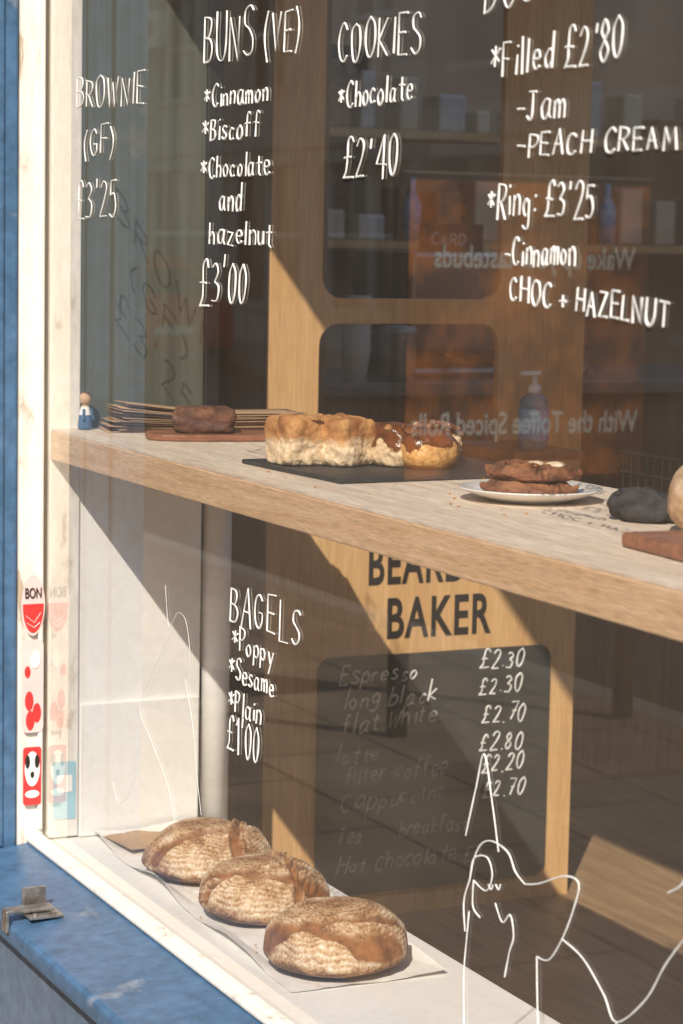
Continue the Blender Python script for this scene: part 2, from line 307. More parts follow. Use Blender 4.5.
lathe('white_pipe',[(.0,0),(.030,0),(.030,.78),(.0,.78)],(-.135,.358,.347),WHITE,seg=24)
# ================================================================= glass lettering
def onglass(u,v): return (u,-.0265,v)
def block(name,lines,r=.0015):
    L=[]
    for s,x0,x1,z,cap,*k in lines: L+=strokes_for(s,x0,z,cap,x1-x0,*(k or []))
    return tubes(name,L,onglass,r,MARK)
block('window_menu_lettering',[("BROWNIE",.07,.43,1.818,.052,-.03),("(GF)",.11,.27,1.724,.050),("£3'25",.07,.29,1.612,.068)],.0014)
block('window_menu_lettering',[("BUNS",.71,.91,1.858,.072),("(VE)",.96,1.09,1.860,.062),("*Cinnamon",.715,.975,1.790,.036),("*Biscoff",.71,.94,1.735,.036),("*Chocolate",.705,.985,1.674,.036),("and",.785,.875,1.620,.044),("hazelnut",.745,1.0,1.566,.038),("£3'00",.705,.90,1.466,.070)],.0016)
block('window_menu_lettering',[("COOKIES",1.23,1.49,1.836,.054,-.03),("*Chocolate",1.235,1.47,1.768,.036),("£2'40",1.255,1.425,1.665,.056)],.0016)
block('window_menu_lettering',[("DOUGHNUTS",1.67,2.08,1.868,.05,.06),("*Filled £2'80",1.69,2.0,1.786,.046,.02),("-Jam",1.76,1.875,1.729,.038),("-PEACH CREAM",1.765,2.125,1.684,.027),("*Ring: £3'25",1.69,1.95,1.609,.042),("-Cinnamon",1.74,1.91,1.550,.036),("CHOC + HAZELNUT",1.755,2.118,1.503,.030,-.05)],.0016)
block('window_menu_lettering',[("BAGELS",.855,1.13,.955,.060,-.0),("*Poppy",.865,1.03,.908,.036),("*Sesame",.855,1.035,.858,.036),("*Plain",.855,.985,.805,.036),("£1'00",.85,.975,.738,.056)],.00145)
dr=[[(1.675,.79),(1.70,.86),(1.72,.91),(1.745,.85),(1.765,.79)],[(1.68,.66),(1.675,.70),(1.69,.735),(1.70,.765),(1.72,.79),(1.75,.80),(1.79,.795),(1.81,.775),(1.835,.765)],
[(1.835,.765),(1.87,.775),(1.93,.80),(1.965,.80),(1.955,.765),(1.93,.72),(1.90,.685),(1.87,.68)],[(1.69,.735),(1.70,.765),(1.735,.775),(1.75,.755),(1.735,.73),(1.70,.735)],
[(1.70,.735),(1.70,.70),(1.72,.69)],[(1.76,.72),(1.78,.70),(1.80,.715),(1.81,.69),(1.80,.665),(1.79,.63)],[(1.69,.69),(1.685,.65),(1.68,.60),(1.685,.52)],
[(1.93,.72),(1.98,.71),(2.03,.68),(2.06,.655),(2.12,.70),(2.16,.755),(2.2,.80)],[(2.06,.655),(2.07,.62),(2.11,.63),(2.17,.66)],[(1.87,.68),(1.875,.62),(1.885,.54)],
[(1.74,.74),(1.748,.735),(1.752,.742)],[(1.76,.745),(1.768,.74),(1.772,.748)],[(2.16,.84),(2.19,.86),(2.2,.90)],[(2.14,.55),(2.17,.60),(2.2,.62)]]
tubes('window_dog_drawing',[catmull(p,8) for p in dr],onglass,.0011,MARK)
dr2=[[(.56,.97),(.58,.90),(.62,.93),(.66,.92),(.68,.86),(.66,.82)],[(.60,.90),(.56,.86),(.50,.80),(.44,.73),(.50,.68),(.58,.62),(.62,.56)],[(.30,.56),(.33,.53),(.38,.55),(.42,.60)],[(.66,.82),(.70,.74),(.72,.66),(.74,.60)]]
tubes('window_figure_drawing',[catmull(p,8) for p in dr2],onglass,.0004,MARK)
# ================================================================= stickers
s=empty('round_sticker')
def disc(name,x,y,z,ry,rz,mat,parent,n=40,half=None):
    pts=[(x,y+ry*math.cos(2*math.pi*k/n),z+rz*math.sin(2*math.pi*k/n)) for k in range(n)]
    if half: pts=[(a,b,min(c,half)) for a,b,c in pts]
    return mesh(name,pts,[tuple(range(n))],mat,parent)
disc('base',-.1115,-.050,.835,.025,.062,PINK,s); disc('red_half',-.1105,-.050,.835,.022,.056,RED,s,half=.838)
btext('lettering',"BON",INK,(-.110,-.067,.850),.03,.034,bold=.01,parent=s)
tubes('lines',[[(-.066,.815),(-.048,.80),(-.034,.82)],[(-.064,.80),(-.048,.79),(-.036,.80)]],lambda u,v:(-.110,u,v),.0007,MARK,s)
s=empty('fruit_sticker')
plate2d('backing',rrect(-.073,-.028,.575,.765,.012),[],.001,-.1110,PINK,s)
for i,(y,z) in enumerate([(-.058,.640),(-.042,.615),(-.056,.60),(-.062,.70)]): disc('fruit_%d'%i,-.1098+i*.0003,y,z,.009 if i<3 else .006,.020 if i<3 else .012,RED,s)
disc('leaf',-.1085,-.046,.725,.010,.018,WHITE,s)
s=empty('window_sticker')
plate2d('backing',rrect(-.070,-.032,.425,.545,.006),[],.001,-.1110,RED,s); disc('face',-.1098,-.051,.50,.016,.036,WHITE,s)
disc('ear_l',-.1094,-.061,.515,.005,.014,INK,s); disc('ear_r',-.1094,-.041,.515,.005,.014,INK,s); disc('nose',-.1091,-.051,.488,.004,.007,INK,s); disc('band',-.1098,-.051,.448,.015,.008,WHITE,s)
s=empty('blue_sticker')
plate2d('backing',rrect(-.004,.044,.388,.508,.004),[],.001,-.1165,LBLUE,s); plate2d('print',rrect(.004,.036,.445,.48,.003),[],.001,-.1152,WHITE,s)
# ================================================================= latch on sill
s=empty('metal_latch')
boxes('plate',[(.30,.385,-.215,-.15,.338,.343)],STEEL,s,.001)
boxes('arm',[(.33,.36,-.25,-.16,.345,.352),(.33,.36,-.252,-.245,.31,.352)],STEEL,s,.002)
boxes('upright',[(.305,.312,-.205,-.16,.343,.378)],STEEL,s,.001)
for i,(x,y) in enumerate([(.315,-.165),(.372,-.165),(.372,-.2)]): cyl('screw_%d'%i,(x,y,.343),(x,y,.346),.005,STEEL,s)
# ================================================================= loaves
def loafmat():
    m=D.materials.new('sourdough_crust'); m.use_nodes=True; n=m.node_tree; L=n.links; b=n.nodes['Principled BSDF']; b.inputs['Roughness'].default_value=.8
    def at(nm):
        a=n.nodes.new('ShaderNodeAttribute'); a.attribute_name=nm; return a.outputs['Fac']
    def math_(op,a,b_=None,c=None):
        q=n.nodes.new('ShaderNodeMath'); q.operation=op
        for i,x in enumerate((a,b_,c)):
            if x is None: continue
            if isinstance(x,(int,float)): q.inputs[i].default_value=x
            else: L.new(x,q.inputs[i])
        return q.outputs[0]
    tc=n.nodes.new('ShaderNodeTexCoord')
    def nz(s,d=6):
        q=n.nodes.new('ShaderNodeTexNoise'); q.inputs['Scale'].default_value=s; q.inputs['Detail'].default_value=d; L.new(tc.outputs['Object'],q.inputs[0]); return q.outputs[0]
    n1=nz(10);n2=nz(40);n3=nz(210,3);n4=nz(14,3)
    arc=math_('ADD',at('arc'),math_('MULTIPLY',n1,.07))
    ring=math_('SINE',math_('MULTIPLY',arc,6.283/.0085))
    fl=math_('ADD',math_('MULTIPLY',math_('MULTIPLY',ring,n4),.17),math_('MULTIPLY_ADD',n2,.85,.03)); fl=math_('ADD',fl,math_('MULTIPLY',math_('SUBTRACT',n3,.5),.9))
    fl=math_('ADD',fl,math_('MULTIPLY',math_('SUBTRACT',n4,.5),1.1))
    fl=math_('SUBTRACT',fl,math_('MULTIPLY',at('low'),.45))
    r=n.nodes.new('ShaderNodeValToRGB'); e=r.color_ramp.elements; e[0].position=.10; e[0].color=(.15,.06,.02,1); e[1].position=.86; e[1].color=(.82,.72,.58,1)
    x=e.new(.30); x.color=(.34,.17,.07,1); x=e.new(.52); x.color=(.55,.37,.21,1); L.new(fl,r.inputs[0])
    r2=n.nodes.new('ShaderNodeValToRGB'); e=r2.color_ramp.elements; e[0].position=.3; e[0].color=(.12,.035,.010,1); e[1].position=.75; e[1].color=(.40,.16,.045,1); L.new(n2,r2.inputs[0])
    mx=n.nodes.new('ShaderNodeMix'); mx.data_type='RGBA'; L.new(at('score'),mx.inputs[0]); L.new(r.outputs[0],mx.inputs[6]); L.new(r2.outputs[0],mx.inputs[7]); L.new(mx.outputs[2],b.inputs['Base Color'])
    bp=n.nodes.new('ShaderNodeBump'); bp.inputs['Strength'].default_value=.6; bp.inputs['Distance'].default_value=.003; L.new(math_('ADD',fl,math_('MULTIPLY',n2,.5)),bp.inputs['Height']); L.new(bp.outputs[0],b.inputs['Normal'])
    return m
LOAF=loafmat()
def loaf(c,R,H,rot,seed,cuts,sy=.95):
    n=240;m=120;v=[];f=[];arc=[];sc=[];low=[];cr,sr=math.cos(rot),math.sin(rot)
    for j in range(m+1):
        th=math.pi*j/m
        for k in range(n):
            ph=2*math.pi*k/n
            s_,c_=math.sin(th),math.cos(th)
            rr=R*(s_**.80) if s_>0 else 0
            z=H*(c_ if c_>0 else c_*.42)
            x=rr*math.cos(ph); y=rr*math.sin(ph)*sy
            wob=1+.05*fbm((x+seed,y,z),9,3)
            x*=wob;y*=wob; z*=wob
            u=x/R; w_=y/R
            up=max(0,c_)
            nn=.045*fbm((x+seed*2,y,z),24,3)
            s=0;edge=0
            for kind,a,b_,k2,w0,w1 in cuts:
                if kind=='h': d=abs(w_-(a+b_*u+k2*u*u)+nn); wd=w0+w1*min(1,abs(u))
                else: d=abs(u-(a+b_*w_+k2*w_*w_)+nn); wd=w0+w1*min(1,abs(w_))
                s=max(s,max(0,1-(d/wd)**2)); edge=max(edge,max(0,1-abs(d-wd-.02)/.05))
            fade=min(1,up/.22); s*=fade; edge*=fade*(1-s)
            z+= -.008*s + .008*edge
            z=max(z,-H*.36)
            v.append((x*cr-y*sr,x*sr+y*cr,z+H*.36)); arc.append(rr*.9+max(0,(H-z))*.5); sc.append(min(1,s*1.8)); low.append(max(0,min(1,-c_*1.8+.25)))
    for j in range(m):
        for k in range(n): f.append((j*n+k,(j+1)*n+k,(j+1)*n+(k+1)%n,j*n+(k+1)%n))
    o=mesh('sourdough_loaf',v,f,LOAF,None,True); o.location=c
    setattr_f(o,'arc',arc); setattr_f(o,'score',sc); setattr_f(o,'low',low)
RD=math.atan2(.9,.43)
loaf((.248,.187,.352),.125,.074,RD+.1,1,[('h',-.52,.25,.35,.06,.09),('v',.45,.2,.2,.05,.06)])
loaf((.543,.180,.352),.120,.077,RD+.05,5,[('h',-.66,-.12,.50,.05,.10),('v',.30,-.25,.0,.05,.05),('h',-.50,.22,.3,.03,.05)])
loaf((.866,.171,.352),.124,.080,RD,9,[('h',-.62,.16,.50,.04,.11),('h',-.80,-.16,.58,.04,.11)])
def sheet(name,x0,x1,y0,y1,z,mat,amp=.006,freq=8,n=50,rot=0,thick=0,seed=0,curl=0):
    v=[];f=[];cx,cy=(x0+x1)/2,(y0+y1)/2;c,s=math.cos(rot),math.sin(rot)
    for j in range(n+1):
        for i in range(n+1):
            a=x0+(x1-x0)*i/n; b=y0+(y1-y0)*j/n
            h=amp*abs(fbm((a+seed,b,seed),freq,3))
            e=max(abs(i/n-.5),abs(j/n-.5))*2
            h+=curl*max(0,e-.8)/.2*max(0,noise.noise(Vector((a*5,b*5,seed+9)))+.3)
            v.append((cx+(a-cx)*c-(b-cy)*s,cy+(a-cx)*s+(b-cy)*c,z+h))
    for j in range(n):
        for i in range(n): k=j*(n+1)+i; f.append((k,k+1,k+n+2,k+n+1))
    return mesh(name,v,f,mat,None,True)
sheet('greaseproof_paper',-.10,.97,.06,.345,.3475,PAPER,.005,9,90,-.03,curl=.024)
sheet('cardboard_sheet',-.09,.06,.09,.26,.357,KRAFT,.003,5,20,.1,seed=4,curl=.004)
# ================================================================= items on shelf
ZS=1.190
def breadmat(name,side,top,top2,sc=40,spec=.3,rough=.75,th=.35,nw=.9,tw=.3,trough=None,n1d=6):
    m=D.materials.new(name); m.use_nodes=True; n=m.node_tree; L=n.links; b=n.nodes['Principled BSDF']; b.inputs['Roughness'].default_value=rough
    tc=n.nodes.new('ShaderNodeTexCoord')
    def nz(s,d=6):
        q=n.nodes.new('ShaderNodeTexNoise'); q.inputs['Scale'].default_value=s; q.inputs['Detail'].default_value=d; L.new(tc.outputs['Object'],q.inputs[0]); return q.outputs[0]
    a=n.nodes.new('ShaderNodeAttribute'); a.attribute_name='top'; n1=nz(sc*.7,n1d);n2=nz(sc*3,3)
    s=n.nodes.new('ShaderNodeMath'); s.operation='MULTIPLY_ADD'; s.inputs[1].default_value=nw; L.new(n1,s.inputs[0]); L.new(a.outputs['Fac'],s.inputs[2])
    mr=n.nodes.new('ShaderNodeMapRange'); mr.inputs[1].default_value=th+.35; mr.inputs[2].default_value=th+.35+tw; L.new(s.outputs[0],mr.inputs[0])
    r1=n.nodes.new('ShaderNodeValToRGB'); r1.color_ramp.elements[0].position=.3; r1.color_ramp.elements[1].position=.6; r1.color_ramp.elements[0].color=lin((side[0]*.72,side[1]*.6,side[2]*.5)); r1.color_ramp.elements[1].color=lin(side); L.new(n2,r1.inputs[0])
    r2=n.nodes.new('ShaderNodeValToRGB'); r2.color_ramp.elements[0].position=.38; r2.color_ramp.elements[1].position=.62; r2.color_ramp.elements[0].color=lin(top2); r2.color_ramp.elements[1].color=lin(top); L.new(n1,r2.inputs[0])
    mx=n.nodes.new('ShaderNodeMix'); mx.data_type='RGBA'; L.new(mr.outputs[0],mx.inputs[0]); L.new(r1.outputs[0],mx.inputs[6]); L.new(r2.outputs[0],mx.inputs[7]); L.new(mx.outputs[2],b.inputs['Base Color'])
    if trough is not None:
        rr=n.nodes.new('ShaderNodeMapRange'); rr.inputs[3].default_value=rough; rr.inputs[4].default_value=trough; L.new(mr.outputs[0],rr.inputs[0]); L.new(rr.outputs[0],b.inputs['Roughness'])
    bp=n.nodes.new('ShaderNodeBump'); bp.inputs['Strength'].default_value=.7; bp.inputs['Distance'].default_value=.003; L.new(n2,bp.inputs['Height']); L.new(bp.outputs[0],b.inputs['Normal'])
    return m
BUN=breadmat('fluffy_bun',(.90,.71,.47),(.58,.29,.10),(.34,.13,.035),45,th=.02)
BUNT=breadmat('bun_crumbs',(.62,.34,.13),(.62,.34,.13),(.38,.16,.05),60,th=.0)
BUNC=breadmat('caramel_glaze',(.20,.06,.017),(.23,.075,.02),(.06,.018,.006),40,rough=.2,th=-.1)
BUNG=breadmat('golden_glazed_bun',(.80,.46,.17),(.18,.055,.015),(.08,.024,.007),40,rough=.35,th=1.12,nw=2.6,tw=.12,trough=.16,n1d=3)
BUNS_=breadmat('swirl_bun',(.88,.68,.43),(.20,.065,.018),(.09,.026,.008),44,rough=.7,th=.92,nw=2.4,tw=.15,trough=.22,n1d=3)
RYE=breadmat('rye_crust',(.55,.36,.20),(.66,.50,.34),(.34,.18,.08),35,th=.2)
BROWN=breadmat('brownie_crumb',(.13,.05,.025),(.22,.09,.045),(.10,.04,.02),60,th=.2)
COOK=breadmat('cookie_crumb',(.24,.09,.04),(.33,.14,.06),(.11,.04,.018),50,th=.2)
boxes('slate_board',[(.64,1.0,.085,.49,ZS+.0005,ZS+.008)],SLATE,None,.002,rot=.05,pivot=(.815,.29))
zb=ZS+.008
s=empty('iced_bun')
blob('bun_half',(.755,.137,zb+.040),(.047,.045,.043),BUN,s,e=6.5,amp=.13,freq=30,rot=.1,seed=1,n=130,flat=.9)
blob('bun_half_b',(.785,.205,zb+.039),(.047,.045,.042),BUN,s,e=6.0,amp=.14,freq=30,rot=.3,seed=2,n=130,flat=.9)
for i in range(60):
    a,b=random.uniform(-1,1),random.uniform(-1,1)
    blob('crumb_%d'%i,(.765+a*.036+b*.012,.172+b*.066,zb+.082-.003*abs(a)-.004*b*b+random.uniform(-.003,.001)),(random.uniform(.004,.012),random.uniform(.004,.010),.0035),BUNT,s,amp=.3,freq=90,n=12,rot=random.random()*3,seed=i)
s=empty('cinnamon_bun')
blob('bun_base',(.815,.287,zb+.034),(.052,.038,.037),BUNS_,s,e=3.8,amp=.15,freq=26,seed=3,n=110,flat=.9,rot=.2)
blob('bun_glazed',(.872,.324,zb+.030),(.042,.050,.034),BUNG,s,e=2.6,amp=.08,freq=14,seed=4,n=100,flat=.9)
blob('bun_side',(.785,.382,zb+.035),(.044,.042,.037),BUNS_,s,e=3.6,amp=.16,freq=28,seed=5,n=100,flat=.9)
for i in range(26):
    X,Y=.835+random.uniform(-.05,.045),.315+random.uniform(-.07,.08)
    blob('topping_%d'%i,(X,Y,zb+.066+random.uniform(-.003,.004)),(random.uniform(.005,.013),random.uniform(.004,.008),random.uniform(.003,.006)),BUNT if i%4==0 else BUNC,s,amp=.4,freq=70,n=18,rot=random.random()*3,seed=i)
s=empty('loose_crumbs')
for i in range(46):
    if i<30: p=(random.uniform(.6,1.5),random.uniform(.02,.45),ZS+.0015)
    else: p=(random.uniform(.1,1.0),random.uniform(.04,.34),.3545)
    q=random.uniform(.0012,.0028); blob('crumb_%d'%i,p,(q,q,q*.7),BUNT,s,amp=.3,freq=200,n=8,seed=i)
# plate & cookies
s=empty('plate_of_cookies')
pc=(1.297,.277,ZS)
lathe('plate',[(0,.003),(.058,.003),(.062,0),(.066,.004),(.088,.010),(.108,.0185),(.1095,.0200),(.107,.0212),(.088,.0135),(.068,.0085),(.05,.0075),(0,.0075)],pc,CERAM,s,72)
def cook(p,d):
    r=math.hypot(p.x,p.y); return Vector((p.x,p.y,p.z+.003*math.sin(r*260)*(d.z>0)))
blob('cookie_lower',(pc[0]+.004,pc[1]-.006,ZS+.020),(.068,.066,.013),COOK,s,e=2.6,amp=.14,freq=34,n=120,seed=1,post=cook)
blob('cookie_upper',(pc[0]-.004,pc[1]+.002,ZS+.042),(.067,.065,.013),COOK,s,e=2.6,amp=.16,freq=34,n=120,seed=2,post=cook)
WCH=M('white_chocolate',(.80,.68,.50),(.6,.45,.3),scale=60,rough=.5)
for i,(dx,dy) in enumerate([(-.005,.01),(.02,.03),(-.03,.035),(-.035,-.02),(.03,-.01)]): blob('chunk_%d'%i,(pc[0]+dx,pc[1]+dy,ZS+.055),(.015,.012,.005) if i<2 else (.007,.006,.004),WCH if i<2 else BUNC,s,amp=.3,freq=60,n=20,rot=i,seed=i)
# brownie board
s=empty('brownie_on_board')
c0=(.178,.222)
pl=[]
for k in range(40):
    a=2*math.pi*k/40; e=3.5; g=(abs(math.cos(a))**e+abs(math.sin(a))**e)**(-1/e); X=.068*g*math.cos(a); Y=.135*g*math.sin(a); r=-.25
    pl.append((c0[0]+X*math.cos(r)-Y*math.sin(r),c0[1]+X*math.sin(r)+Y*math.cos(r)))
prism('board',pl,ZS+.001,ZS+.013,BOARDWOOD,s,.003)
blob('brownie',(.175,.200,ZS+.037),(.042,.058,.025),BROWN,s,e=6,amp=.13,freq=40,rot=-.3,n=120,seed=3)
# paper bags
v=[];f=[]
for q in range(16):
    n=16; L_=.200+random.uniform(-.02,.01); W=.06; rot=-.10+random.uniform(-.08,.08); cx,cy=-.015+random.uniform(-.008,.008),.285+random.uniform(-.01,.01); b0=len(v)
    for j in range(n+1):
        for i in range(5):
            y=-L_+2*L_*j/n; x=-W+2*W*i/4
            tt=max(0,-y/L_); z=ZS+.003+q*.0023+ (.0011*q*tt*1.3) +.0024*noise.noise(Vector((x*9,y*9,q*1.3)))
            v.append((cx+x*math.cos(rot)-y*math.sin(rot),cy+x*math.sin(rot)+y*math.cos(rot),z))
    for j in range(n):
        for i in range(4): k=b0+j*5+i; f.append((k,k+1,k+6,k+5))
o=mesh('paper_bag_stack',v,f,KRAFT,None,True); mo=o.modifiers.new('s','SOLIDIFY'); mo.thickness=.0009
# peg doll
s=empty('peg_doll')
SK=M('doll_wood',(.66,.42,.24),rough=.5); NAVY=M('doll_blue',(.07,.16,.30),rough=.5)
DX,DY=-.085,.036
lathe('body',[(0,0),(.013,0),(.0145,.006),(.0125,.03),(.008,.046),(.005,.050)],(DX,DY+.012,ZS),NAVY,s,24,mats=[NAVY,SK,WHITE],mi=[0,0,0,2,1])
blob('head',(DX,DY+.012,ZS+.062),(.012,.012,.0125),SK,s,amp=0,n=24); blob('hair',(DX-.003,DY+.014,ZS+.067),(.0122,.0122,.009),BROWN,s,amp=.05,n=24)
cyl('arm_l',(DX+.010,DY+.006,ZS+.042),(DX+.014,DY+.004,ZS+.02),.003,NAVY,s); cyl('arm_r',(DX,DY+.025,ZS+.042),(DX,DY+.029,ZS+.02),.003,NAVY,s)
# right end things
boxes('chopping_board',[(1.81,2.2,.115,.30,ZS+.001,ZS+.02)],BOARDWOOD,None,.005,rot=-.06,pivot=(1.81,.115))
s=empty('oven_gloves')
blob('glove',(1.56,.306,ZS+.022),(.034,.054,.022),CLOTH,s,e=2.2,amp=.3,freq=16,rot=-.2,n=72,seed=2,flat=.95)
blob('glove_b',(1.61,.345,ZS+.020),(.04,.05,.020),CLOTH,s,e=2.2,amp=.3,freq=16,rot=.2,n=72,seed=5,flat=.95)
blob('thumb',(1.60,.285,ZS+.014),(.016,.035,.014),CLOTH,s,amp=.3,freq=20,rot=-.9,n=40,seed=8)
blob('rye_loaf',(1.73,.312,ZS+.05),(.050,.075,.055),RYE,None,e=2.2,amp=.08,freq=18,n=72,seed=9,rot=.3,flat=.95)
# basket
s=empty('wire_basket')
for i in range(26): cyl('wire_%d'%i,(1.24+i*.022,.478,1.192),(1.24+i*.022,.478,1.255),.0012,BLACK,s,6)
for q,z in enumerate((1.194,1.225,1.256)): cyl('rim_%d'%q,(1.23,.478,z),(1.80,.478,z),.002,BLACK,s,8)
# sanitizer
s=empty('hand_sanitiser_bottle'); bl=(-.21,1.155,1.1185)
CL=clear('clear_plastic',(.45,.75,.95))
lathe('bottle',[(0,0),(.031,0),(.034,.004),(.034,.095),(.030,.112),(.016,.124),(.012,.128)],bl,CL,s,32)
lathe('label',[(.0346,.02),(.0346,.09)],bl,LABEL,s,32)
lathe('collar',[(.0,.124),(.014,.124),(.014,.142),(.006,.144),(.005,.165),(0,.165)],bl,WHITE,s,24)
boxes('nozzle',[(bl[0]-.01,bl[0]+.01,bl[1]-.035,bl[1]+.012,bl[2]+.165,bl[2]+.175)],WHITE,s,.003)
# ================================================================= cafe interior
s=empty('wooden_door'); boxes('leaf',[(-1.25,-1.2,.775,1.10,0,2.4)],DARKWOOD,s,.004); boxes('edge',[(-1.26,-1.19,.73,.772,0,2.4)],BLACK,s,.003)
s=empty('service_counter')
boxes('body',[(-2.1,-1.45,1.15,3.2,0,1.15)],DARKWOOD,s,.005); boxes('worktop',[(-2.15,-1.4,1.12,3.2,1.152,1.19)],M('steel_top',(.25,.21,.17),rough=.3),s,.004)
s=empty('stack_of_cups')
for i in range(7): lathe('cup_%d'%i,[(.0,0),(.030,0),(.042,.09),(.044,.092),(.040,.09)],(-1.46,1.31,1.19+i*.024),WHITE,s,24)
lathe('metal_canister',[(0,0),(.05,0),(.05,.13),(.052,.132),(.052,.15),(.02,.156),(0,.156)],(-1.46,1.44,1.19),TIN,None,32)
s=empty('coffee_machine')
MET=M('machine_metal',(.30,.27,.24),rough=.3,metal=.7)
boxes('body',[(-2.0,-1.6,1.55,2.15,1.26,1.55),(-2.0,-1.6,1.55,2.15,1.19,1.22),(-2.0,-1.8,1.55,2.15,1.2,1.3)],MET,s,.02)
for i in range(2): cyl('group_%d'%i,(-1.65,1.7+i*.28,1.33),(-1.65,1.7+i*.28,1.25),.035,STEEL,s); cyl('handle_%d'%i,(-1.65,1.7+i*.28,1.27),(-1.5,1.7+i*.28,1.25),.012,BLACK,s)
s=empty('wall_shelf')
boxes('planks',[(-3.6,-3.35,1.4,4.2,1.55,1.58),(-3.6,-3.35,1.4,4.2,1.95,1.98)],PLY,s)
bx=[[],[],[],[]]
for zz in (1.582,1.982):
    for i in range(17):
        y=1.45+i*.16; bx[random.choice((0,1,2,3,3))].append((-3.55,-3.4,y,y+random.uniform(.05,.13),zz,zz+random.uniform(.08,.24)))
boxes('jars',bx[0],TIN,s,.01); boxes('packets',bx[1],ORBOX,s,.01); boxes('tins',bx[2],DARKWOOD,s,.01); boxes('cartons',bx[3],CREAMBOX,s,.01)
for i in range(6): lathe('bottle_%d'%i,[(0,0),(.035,0),(.035,.13),(.012,.18),(.012,.23),(0,.23)],(-3.39,1.62+i*.42,1.583),DGLASS if i%2 else LABEL,s,16)
s=empty('card_sign'); boxes('board',[(-1.66,-1.64,1.60,1.80,1.42,1.63)],BLACK,s,.002)
s2=strokes_for("CARD",1.63,1.57,.03,.11)+strokes_for("only",1.63,1.515,.03,.09)+strokes_for("Thanks",1.63,1.455,.03,.13)
tubes('lettering',s2,lambda u,v:(-1.6385,u,v),.0022,CHALKW,s); boxes('sign_post',[(-1.66,-1.64,1.69,1.71,1.19,1.419)],BLACK,s)
s=empty('picture_frame'); boxes('frame',[(-3.68,-3.66,1.9,2.4,1.6,2.3)],BLACK,s,.004); boxes('print',[(-3.659,-3.655,1.95,2.35,1.65,2.25)],M('print_art',(.30,.2,.14),(.12,.08,.06),scale=6),s)
# ================================================================= street
PAV=brickmat('paving_slabs',(.34,.27,.20),(.28,.22,.165),(.14,.11,.085),1,.6,.45,.010)
boxes('ground',[(-160,160,-160,160,-.30,-.16)],M('ground_soil',(.2,.18,.15),rough=.9))
boxes('road',[(-90,60,-10.3,-3.0,-.155,-.12)],M('asphalt',(.06,.058,.055),(.045,.044,.042),scale=30,rough=.9,fine=.3))
boxes('pavement',[(-90,60,-2.85,-.208,-.15,-.002)],PAV,None)
boxes('kerb',[(-90,60,-2.998,-2.852,-.15,.0)],M('kerb_stone',(.35,.33,.30),rough=.8),None,.01)
boxes('pavement',[(-90,60,-13.2,-10.45,-.15,-.002)],PAV,None); boxes('kerb',[(-90,60,-10.448,-10.302,-.15,.0)],M('kerb_stone_b',(.35,.33,.30),rough=.8),None,.01)
boxes('road_line',[(-90+i*6,-87+i*6,-6.7,-6.58,-.1195,-.115) for i in range(24)],M('road_paint',(.75,.73,.68),rough=.8))
def building(name,x0,x1,h,wall,trim,ground,nb,sign=None):
    e=empty(name); y=-13.2; W=x1-x0; bw=W/nb; wl=[];tr=[];fr=[]
    gz=[(.6,2.7)]+[(3.9+i*3,5.6+i*3) for i in range(int((h-4)/3))]
    zprev=0
    for fi,(a,b) in enumerate(gz):
        wl.append((x0,x1,y-.35,y,zprev,a)); m=.35 if fi==0 else bw*.28
        for i in range(nb):
            X=x0+i*bw
            wl.append((X,X+m,y-.35,y,a,b)); wl.append((X+bw-m,X+bw,y-.35,y,a,b))
            tr.append((X+m-.08,X+bw-m+.08,y+.002,y+.1,a-.1,a-.002)); tr.append((X+m-.08,X+bw-m+.08,y+.002,y+.05,b+.002,b+.18))
            fr+= [(X+m+.002,X+m+.07,y-.22,y-.12,a,b),(X+bw-m-.07,X+bw-m-.002,y-.22,y-.12,a,b),(X+bw/2-.03,X+bw/2+.03,y-.22,y-.12,a,b),(X+m+.07,X+bw-m-.07,y-.21,y-.13,(a+b)/2-.03,(a+b)/2+.03)]
        zprev=b
    wl.append((x0,x1,y-.35,y,zprev,h)); boxes('walls',wl,wall,e); boxes('trim',tr+[(x0,x1,y+.003,y+.22,h-.25,h),(x0,x1,y+.003,y+.12,2.95,3.35)],trim,e); boxes('window_frames',fr,ground,e)
    boxes('window_panes',[(x0+.1,x1-.1,y-.30,y-.25,.5,h-.6)],DGLASS,e)
    boxes('roof',[(x0,x1,y-8,y-.351,h-.5,h-.1)],SLATE,e)
    if sign:
        boxes('shop_sign',[(sign[0],sign[1],y+.25,y+.40,4.75,5.35)],WHITE,e); boxes('shop_sign_band',[(sign[0]+.6,sign[1]-.3,y+.402,y+.43,4.95,5.2)],RED,e)
B1=brickmat('brown_brick',(.34,.18,.09),(.25,.13,.07),(.32,.26,.2),1,.23,.075,rot=(math.pi/2,0,0))
ST=M('stone_wall',(.62,.57,.48),(.50,.45,.38),scale=1.5,rough=.8,fine=.1); TR=M('stone_trim',(.62,.55,.46),rough=.8)
building('brick_building',-15,2,10,B1,TR,WHITE,5); building('brick_building',-24,-15.02,11,B1,TR,BLACK,3)
building('stone_building',-46,-24.02,12,ST,TR,WHITE,6,sign=(-39,-33)); building('brick_building',2.02,30,10,B1,TR,WHITE,8)
s=empty('advertising_board')
boxes('backing',[(-2.26,-2.2,-2.80,-1.86,.80,1.80)],BLACK,s,.01); boxes('print',[(-2.199,-2.194,-2.77,-1.89,.83,1.77)],ORANGE,s)
boxes('legs',[(-2.26,-2.21,-2.78,-2.73,0,.80),(-2.26,-2.21,-1.93,-1.88,0,.80)],BLACK,s)
btext('slogan',"Wake up your tastebuds",MARK,(-2.193,-2.72,1.50),.10,.74,parent=s,bold=.02); btext('slogan_b',"With the Toffee Spiced Rolls",MARK,(-2.193,-2.75,.97),.10,.84,parent=s,bold=.02)
s=empty('parked_car'); CX,CY=-25,-9.2
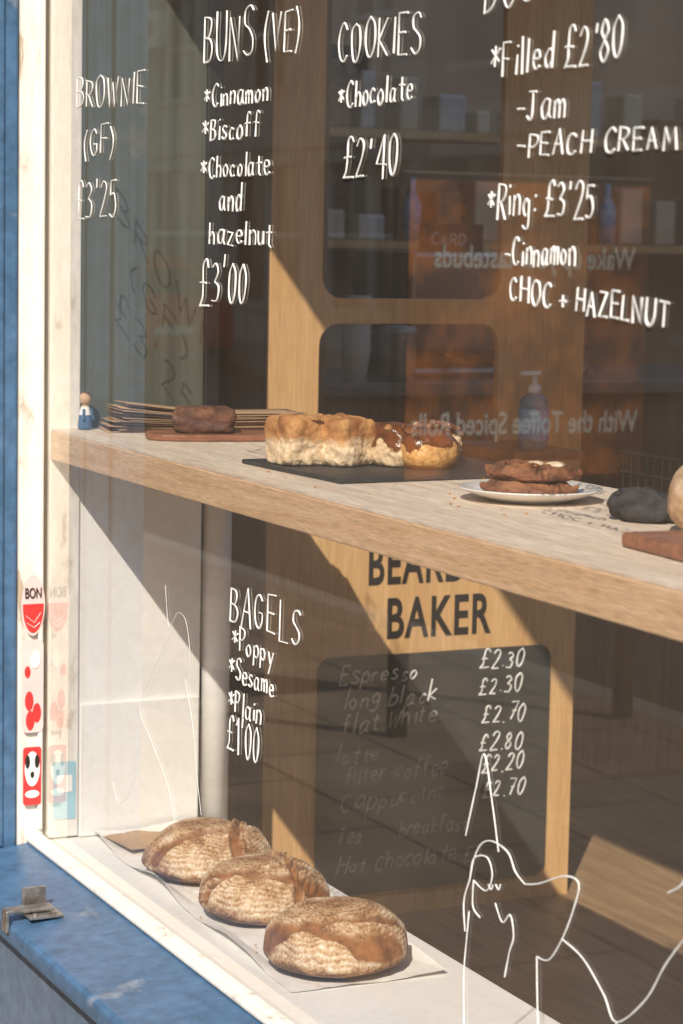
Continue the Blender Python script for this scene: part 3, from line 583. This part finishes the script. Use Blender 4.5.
prof=[(-2.05,.30),(-2.1,.62),(-1.95,.86),(-1.55,.92),(-.95,1.38),(-.6,1.46),(.7,1.46),(1.15,1.32),(1.7,.95),(2.0,.88),(2.08,.55),(2.02,.30)]
v=[(CX+a,CY-(.84 if b<1 else .66),b-.12) for a,b in prof]+[(CX+a,CY+(.84 if b<1 else .66),b-.12) for a,b in prof]; n=len(prof)
o=mesh('body',v,[tuple(range(n)),tuple(range(n,2*n))[::-1]]+[(i,i+n,(i+1)%n+n,(i+1)%n) for i in range(n)],M('orange_car_paint',(.75,.12,.02),(.7,.11,.02),rough=.2),s); b_=o.modifiers.new('b','BEVEL'); b_.width=.06; b_.segments=3
mesh('rear_glass',[(CX+1.2,CY-.6,1.18),(CX+1.2,CY+.6,1.18),(CX+1.68,CY+.66,.88),(CX+1.68,CY-.66,.88)],[(0,1,2,3)],DGLASS,s)
for i,(a,b) in enumerate([(-1.3,-.84),(1.3,-.84),(-1.3,.84),(1.3,.84)]): cyl('wheel_%d'%i,(CX+a,CY+b-.1,.2),(CX+a,CY+b+.1,.2),.32,BLACK,s,24)
boxes('lights',[(CX+2.06,CX+2.10,CY-.75,CY-.45,.55,.7),(CX+2.06,CX+2.10,CY+.45,CY+.75,.55,.7)],RED,s); boxes('plate',[(CX+2.08,CX+2.11,CY-.26,CY+.26,.38,.48)],WHITE,s)
# ================================================================= light
Ld=Vector((-1.3,1,-1.32)).normalized()
su=D.lights.new('sun','SUN'); su.energy=5; su.angle=math.radians(.5); su.color=(1,.93,.82)
so=D.objects.new('sun',su); S.collection.objects.link(so); so.rotation_euler=Ld.to_track_quat('-Z','Y').to_euler()
W=D.worlds.new('World'); S.world=W; W.use_nodes=True; n=W.node_tree; sk=n.nodes.new('ShaderNodeTexSky'); sk.sky_type='NISHITA'; sk.sun_disc=False
sk.sun_elevation=math.asin(-Ld.z); sk.sun_rotation=math.atan2(-Ld.x,-Ld.y)
n.links.new(sk.outputs[0],n.nodes['Background'].inputs[0]); n.nodes['Background'].inputs[1].default_value=.15
# ================================================================= camera
F=Vector((-.8966,.4277,-.1149)).normalized(); R=Vector((.4284,.9034,.0191)); R=(R-F*R.dot(F)).normalized(); U=R.cross(F)
c=D.cameras.new('camera'); c.sensor_fit='VERTICAL'; c.sensor_height=36; c.sensor_width=24; c.lens=82.4; c.clip_end=500; c.clip_start=.05
c.dof.use_dof=True; c.dof.focus_distance=3.9; c.dof.aperture_fstop=7.1
co=D.objects.new('camera',c); S.collection.objects.link(co)
m=Matrix((R,U,-F)).transposed().to_4x4(); m.translation=Vector((4.36,-1.5,1.575)); co.matrix_world=m
S.camera=co
S.view_settings.view_transform='Standard'; S.view_settings.look='None'; S.view_settings.exposure=0
